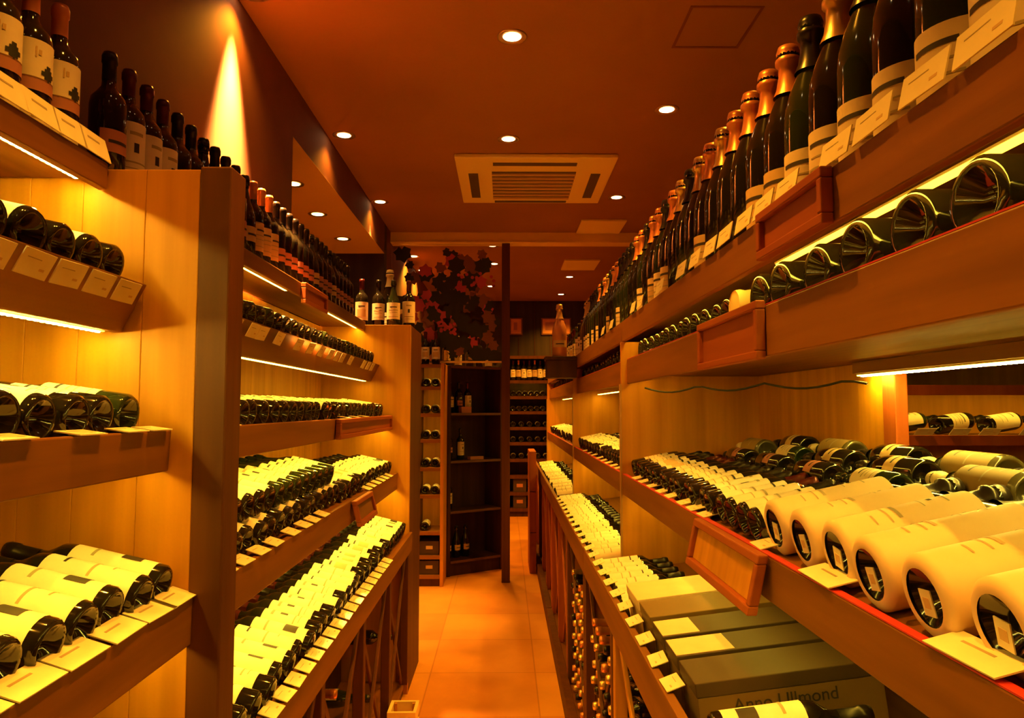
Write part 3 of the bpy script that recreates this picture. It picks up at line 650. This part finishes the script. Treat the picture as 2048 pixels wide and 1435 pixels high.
# power cable under the second shelf
pts = [(.60+.48*i/24, 3.1-.95*i/24, .085-.022*abs(math.sin(i*.42))) for i in range(25)]
m = MB(); m.tube(pts, .004, 'cable'); o = fixorigin(build(m, 'power_cable')); tag(o, 'thin dark cable sagging under the right second shelf toward the light strip', 'cable')
# wooden case standing in front of the farthest bay
t = thing('wooden_case', 'narrow stack of red wooden cases before the farthest right rack', 'wooden case', (.265, 7.3, 0))
for i in range(3):
    m = MB(); m.box(.235, .300, 7.0, 7.5, -1.569+i*.385, -1.189+i*.385, 'red_wood'); build(m, 'case', t, .004)

# ---- rack at right angles behind the near right rack
t = thing('wine_rack', 'wine rack seen through the right rack, its shelf facing the camera', 'wine rack', (2.2, 3.1, 0))
for x in (1.50, 3.2):
    m = MB(); m.box(x, x+.045, 2.88, 3.3, -H, .35, 'red_wood'); build(m, 'side_panel', t, .003)
m = MB(); m.box(1.5, 3.245, 3.3, 3.32, -H, .35, 'wood_z'); build(m, 'back_panel', t)
for z in (-.62, -.115, .085, .33):
    m = MB(); m.box(1.546, 3.199, 2.90, 3.299, z-.02, z, 'wood_x'); build(m, 'shelf', t, .002)
    m = MB(); m.box(1.546, 3.199, 2.88, 2.90, z-.035, z+.006, 'red_wood'); build(m, 'shelf_front', t, .002)
m = MB(); m.box(1.6, 3.15, 2.93, 2.94, .058, .064, 'led'); build(m, 'light_strip', t)
for i, x in enumerate(rng(1.56, 2.85, .20)):
    k = random.choice(['w_wide', 'w_plain', 's_wide', 'w_green', 'w_block'])
    bottle(k, (x, 2.955, -.115+.043), (1, .45, .10), (0, -.7, 1), f'{nth(i)} bottle seen through the right rack: {DESC[k]}', 'bottles on the shelf seen through the right rack', random.uniform(-.5, .5))
for i, x in enumerate([1.66, 1.80, 1.92, 2.08]):
    o = bpy.data.objects.new('price_card', CARD); C.objects.link(o)
    o.matrix_world = Matrix.Translation((x, 2.878, -.108+H)) @ Matrix.Rotation(-math.pi/2, 4, 'Z') @ Matrix.Rotation(math.radians(50), 4, 'Y')
    tag(o, f'{nth(i)} price card on the shelf seen through the right rack', 'price card', 'cards on the shelf seen through the right rack')

# ---- tall narrow rack and dark display shelf at the end of the aisle
t = thing('bottle_tower', 'tall narrow wooden tower of paired bottles beside the dark display shelf', 'bottle rack', (-.66, 6.8, 0))
for x in (-.795, -.575):
    m = MB(); m.box(x, x+.03, 6.5, 6.855, -H, .40, 'post' if x < -.6 else 'wood_z'); build(m, 'side_panel', t, .003)
m = MB(); m.box(-.765, -.575, 6.84, 6.855, -1.53, .39, 'wood_z'); build(m, 'back_panel', t)
ZT = [.39, .19, -.05, -.28, -.53, -.77, -1.09, -1.30, -1.47]
for z in ZT:
    m = MB(); m.box(-.765, -.5755, 6.505, 6.839, z-.015, z, 'wood_x'); m.box(-.765, -.5755, 6.499, 6.5045, z-.032, z, 'wood_x'); build(m, 'shelf', t)
    if z > -1.0: m = MB(); m.box(-.76, -.58, 6.510, 6.530, z-.0195, z-.0155, 'led'); build(m, 'light_strip', t)  # strips added to brighten the paired bottles, tucked behind the shelf lips
m = MB(); m.box(-.765, -.5755, 6.52, 6.54, -H, -1.486, 'post'); build(m, 'plinth', t)
k = 0
for z in ZT[1:7]:
    for j, x in enumerate((-.713, -.628)):
        if z == ZT[6] and j: continue
        bottle(random.choice(['w_wide', 'w_tall']), (x, 6.53, z+.0398), (0, 1, 0), (0, 0, 1), f'{nth(k)} lying bottle from the top of the tall narrow tower', 'bottles in the narrow tower', random.uniform(-.2, .2)); k += 1
for z, l in ((ZT[7], 'upper'), (ZT[8], 'lower')):
    m = MB(); m.box(-.757, -.585, 6.53, 6.83, z+.001, z+.12, 'darkbox'); m.box(-.70, -.64, 6.526, 6.5295, z+.05, z+.08, 'tan'); o = fixorigin(build(m, 'dark_box', bevel=.003)); tag(o, f'{l} of two black boxes at the foot of the narrow tower', 'box')
for j, x in enumerate((-.725, -.63)):
    bottle('w_orange', (x, 6.6, .4105-.02), (0, 0, 1), (0, -1, 0), f'{("left","right")[j]} of two bottles standing on the narrow tower', 'bottles standing on the narrow tower')
# dark display shelf, turned a little towards the aisle
ang = math.atan2(.40, .52)*.9
t = thing('display_shelf', 'dark wooden display shelf standing angled at the end of the aisle', 'shelf', (-.535, 6.86, 0))
W = .62; D = .30; RM = Matrix.Translation((-.535, 6.86, 0)) @ Matrix.Rotation(ang, 4, 'Z')
for x in (0, W-.03):
    m = MB(); m.box(x, x+.03, 0, D, -H, .40, 'dark_wood', RM); build(m, 'side_panel', t, .002)
m = MB(); m.box(.03, W-.03, D-.015, D, -H+.05, .385, 'dark_wood', RM); build(m, 'back_panel', t)
ZD = [.40, -.05, -.50, -.97, -1.43]
for z in ZD:
    m = MB(); m.box(.03, W-.03, 0, D-.0155, z-.022, z, 'dark_wood', RM); m.box(.03, W-.03, -.004, -.0005, z-.022, z, 'edge_dark', RM); build(m, 'shelf', t)
m = MB(); m.box(.03, W-.03, .02, .035, -H, -1.452, 'dark_wood', RM); build(m, 'plinth', t)
def onshelf(k, x, y, z, lab, g='bottles on the dark display shelf'):
    p = RM @ Vector((x, y, z+.0006)); dd = RM.to_3x3() @ Vector((.2, -1, 0)); return bottle(k, p, (0, 0, 1), dd, lab, g)
for x, k, z, l in [(.10, 's_plain', ZD[1], 'left bottle in the top compartment of the dark shelf'), (.20, 'w_dark', ZD[1], 'middle bottle in the top compartment of the dark shelf'), (.30, 'w_tall', ZD[1], 'right bottle in the top compartment of the dark shelf'),
                   (.09, 'w_dark', ZD[2], 'left bottle in the second compartment of the dark shelf'), (.22, 'w_green', ZD[2], 'pale-labelled bottle in the second compartment of the dark shelf'),
                   (.09, 'w_plain', ZD[3], 'single bottle in the third compartment of the dark shelf'),
                   (.08, 's_small', ZD[4], 'left of three bottles at the bottom of the dark shelf'), (.18, 's_small', ZD[4], 'middle of three bottles at the bottom of the dark shelf'), (.28, 's_small', ZD[4], 'right of three bottles at the bottom of the dark shelf'),
                   (.06, 's_plain', ZD[0], 'leftmost bottle standing on the dark display shelf top'), (.19, 'w_wide', ZD[0], 'cream-labelled bottle standing second on the dark display shelf top'), (.32, 's_small', ZD[0], 'third bottle standing on the dark display shelf top'), (.43, 'w_orange', ZD[0], 'fourth bottle standing on the dark display shelf top'), (.54, 's_wide', ZD[0], 'rightmost bottle on the dark display shelf top, beside the post')]:
    onshelf(k, x, .15, z, l)
for x, z, w_, h_, mm, lab in ((.22, ZD[1], .11, .06, 'rose', 'small rose carton in the top compartment of the dark shelf'), (.34, ZD[2], .15, .03, 'rose', 'flat red tray in the second compartment of the dark shelf')):
    m = MB(); m.box(x-w_/2, x+w_/2, .03, .09, z+.0005, z+h_, mm, RM); o = fixorigin(build(m, 'small_carton', bevel=.002)); tag(o, lab, 'carton')

# ---- glass screen with printed vine leaves
t = thing('glass_screen', 'tall glass screen printed with dark and purple vine leaves', 'glass screen', (-.54, 6.7, .42+H))
m = MB(); m.box(-1.055, -.032, 6.685, 6.693, .43, 1.52, 'pane'); build(m, 'glass_pane', t)
m = MB(); m.box(-1.055, -.032, 6.675, 6.703, .414, .43, 'trim'); build(m, 'bottom_rail', t)
lf = MB()
def leaf(cx, cz, r, a, mm, y):
    pts = []
    lob = [1, .74, .93, .66, .86, .6, .62, .28, .62, .6, .86, .66, .93, .74]
    n = len(lob); vs = [(cx, y, cz)]
    for i, q in enumerate(lob):
        t_ = a+2*math.pi*i/n; vs.append((cx+r*q*math.cos(t_), y, cz+r*q*math.sin(t_)))
    lf.add(vs, [(0, 1+(i+1) % n, 1+i) for i in range(n)], mm)
rr = random.Random(3)
spots = []
for i in range(150):
    x = rr.uniform(-.98, -.1); z = rr.uniform(.47, 1.45)
    if rr.random() > .25+.75*min(1, max(0, (1.25-z)/.5))+(.35 if x > -.6 else 0): continue
    if x > -.16 and z > .95: continue
    leaf(x, z, rr.uniform(.05, .105), rr.uniform(0, 6.28), rr.choice(['leaf', 'leaf', 'leaf', 'leafp', 'leafm']), 6.684-i*.00001)
for i in range(26):
    cx, cz = (-.30+rr.uniform(-.16, .2), 1.25-rr.random()*.12) if i % 2 else (-.55+rr.uniform(-.1, .1), .72+rr.uniform(-.06, .06))
    vs = [(cx+.016*math.cos(a*math.pi/5), 6.6822-i*.00001, cz+.016*math.sin(a*math.pi/5)) for a in range(10)]; lf.add(vs, [tuple(range(10))], 'leafp')
o = build(lf, 'leaf_print', t); o['kind'] = 'stuff'
# wooden frames standing in front on the bottles' side are left out; far room
t = thing('bottle_rack', 'far wall bottle rack facing the camera under the framed pictures', 'bottle rack', (.5, 10.75, 0))
for x in (.03, .62, 1.25):
    m = MB(); m.box(x, x+.03, 10.6, 10.94, -H, .76, 'dark_wood' if x > .1 else 'post'); build(m, 'side_panel', t, .003)
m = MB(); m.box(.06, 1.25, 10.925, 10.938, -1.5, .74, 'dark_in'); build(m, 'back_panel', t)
ZF = [.76, .40, .17, -.05, -.28, -.50, -.74, -.98, -1.22, -1.45]
for z in ZF:
    m = MB(); m.box(.061, 1.249, 10.6, 10.924, z-.02, z, 'post'); m.box(.061, 1.249, 10.59, 10.599, z-.045, z, 'post'); build(m, 'shelf', t)
m = MB(); m.box(.06, 1.25, 10.62, 10.64, -H, -1.471, 'dark_wood'); build(m, 'plinth', t)
m = MB(); m.box(.1, 1.2, 10.62, 10.63, .375, .379, 'led'); build(m, 'light_strip', t)  # added strip, kept unseen behind the shelf lip
k = 0
for j, z in enumerate(ZF[2:7]):
    for x in rng(.12, .60, .087 if j < 2 else .12):
        bottle(random.choice(['w_wide', 'w_block']), (x, 10.61, z+.0398), (0, 1, 0), (0, -.6, 1), f'{nth(k)} lying bottle from the upper left, far wall rack', 'bottles lying in the far wall rack'); k += 1
for i, x in enumerate(rng(.12, .60, .08)):
    bottle(('w_orange', 'w_copper', 'w_tall')[i % 3], (x, 10.68, .4005-.0), (0, 0, 1), (0, -1, 0), f'{nth(i)} bottle standing on the far wall rack upper shelf', 'bottles standing on the far wall rack')
bottle('w_green', (.455, 10.8, .4005), (0, 0, 1), (0, -1, 0), 'green bottle standing behind the row on the far wall rack')
for x in (.12, .34):
    for z in ZF[8:10]:
        m = MB(); m.box(x, x+.19, 10.62, 10.8, z+.0005, z+.19, 'darkbox'); m.box(x+.05, x+.14, 10.617, 10.6195, z+.07, z+.12, 'rose')
        o = fixorigin(build(m, 'dark_box', bevel=.004)); tag(o, f'{"left" if x < .2 else "right"} black box on the {"lowest" if z < -1.4 else "second lowest"} shelf of the far rack', 'box')
for x0, x1, lab in ((.07, .265, 'small orange framed picture on the far dark wall beside the post'), (.55, 1.0, 'wider framed picture on the far dark wall behind the copper bottle')):
    t = thing('framed_picture', lab, 'picture', ((x0+x1)/2, 10.93, 1.10+H))
    m = MB(); m.box(x0, x1, 10.925, 10.942, 1.10, 1.36, 'leafm'); build(m, 'frame', t, .003)
    m = MB(); m.box(x0+.02, x1-.02, 10.921, 10.925, 1.12, 1.34, 'picture'); m.box(x0+.06, x1-.08, 10.9195, 10.921, 1.17, 1.29, 'rose'); build(m, 'print', t)
stock_bottles()
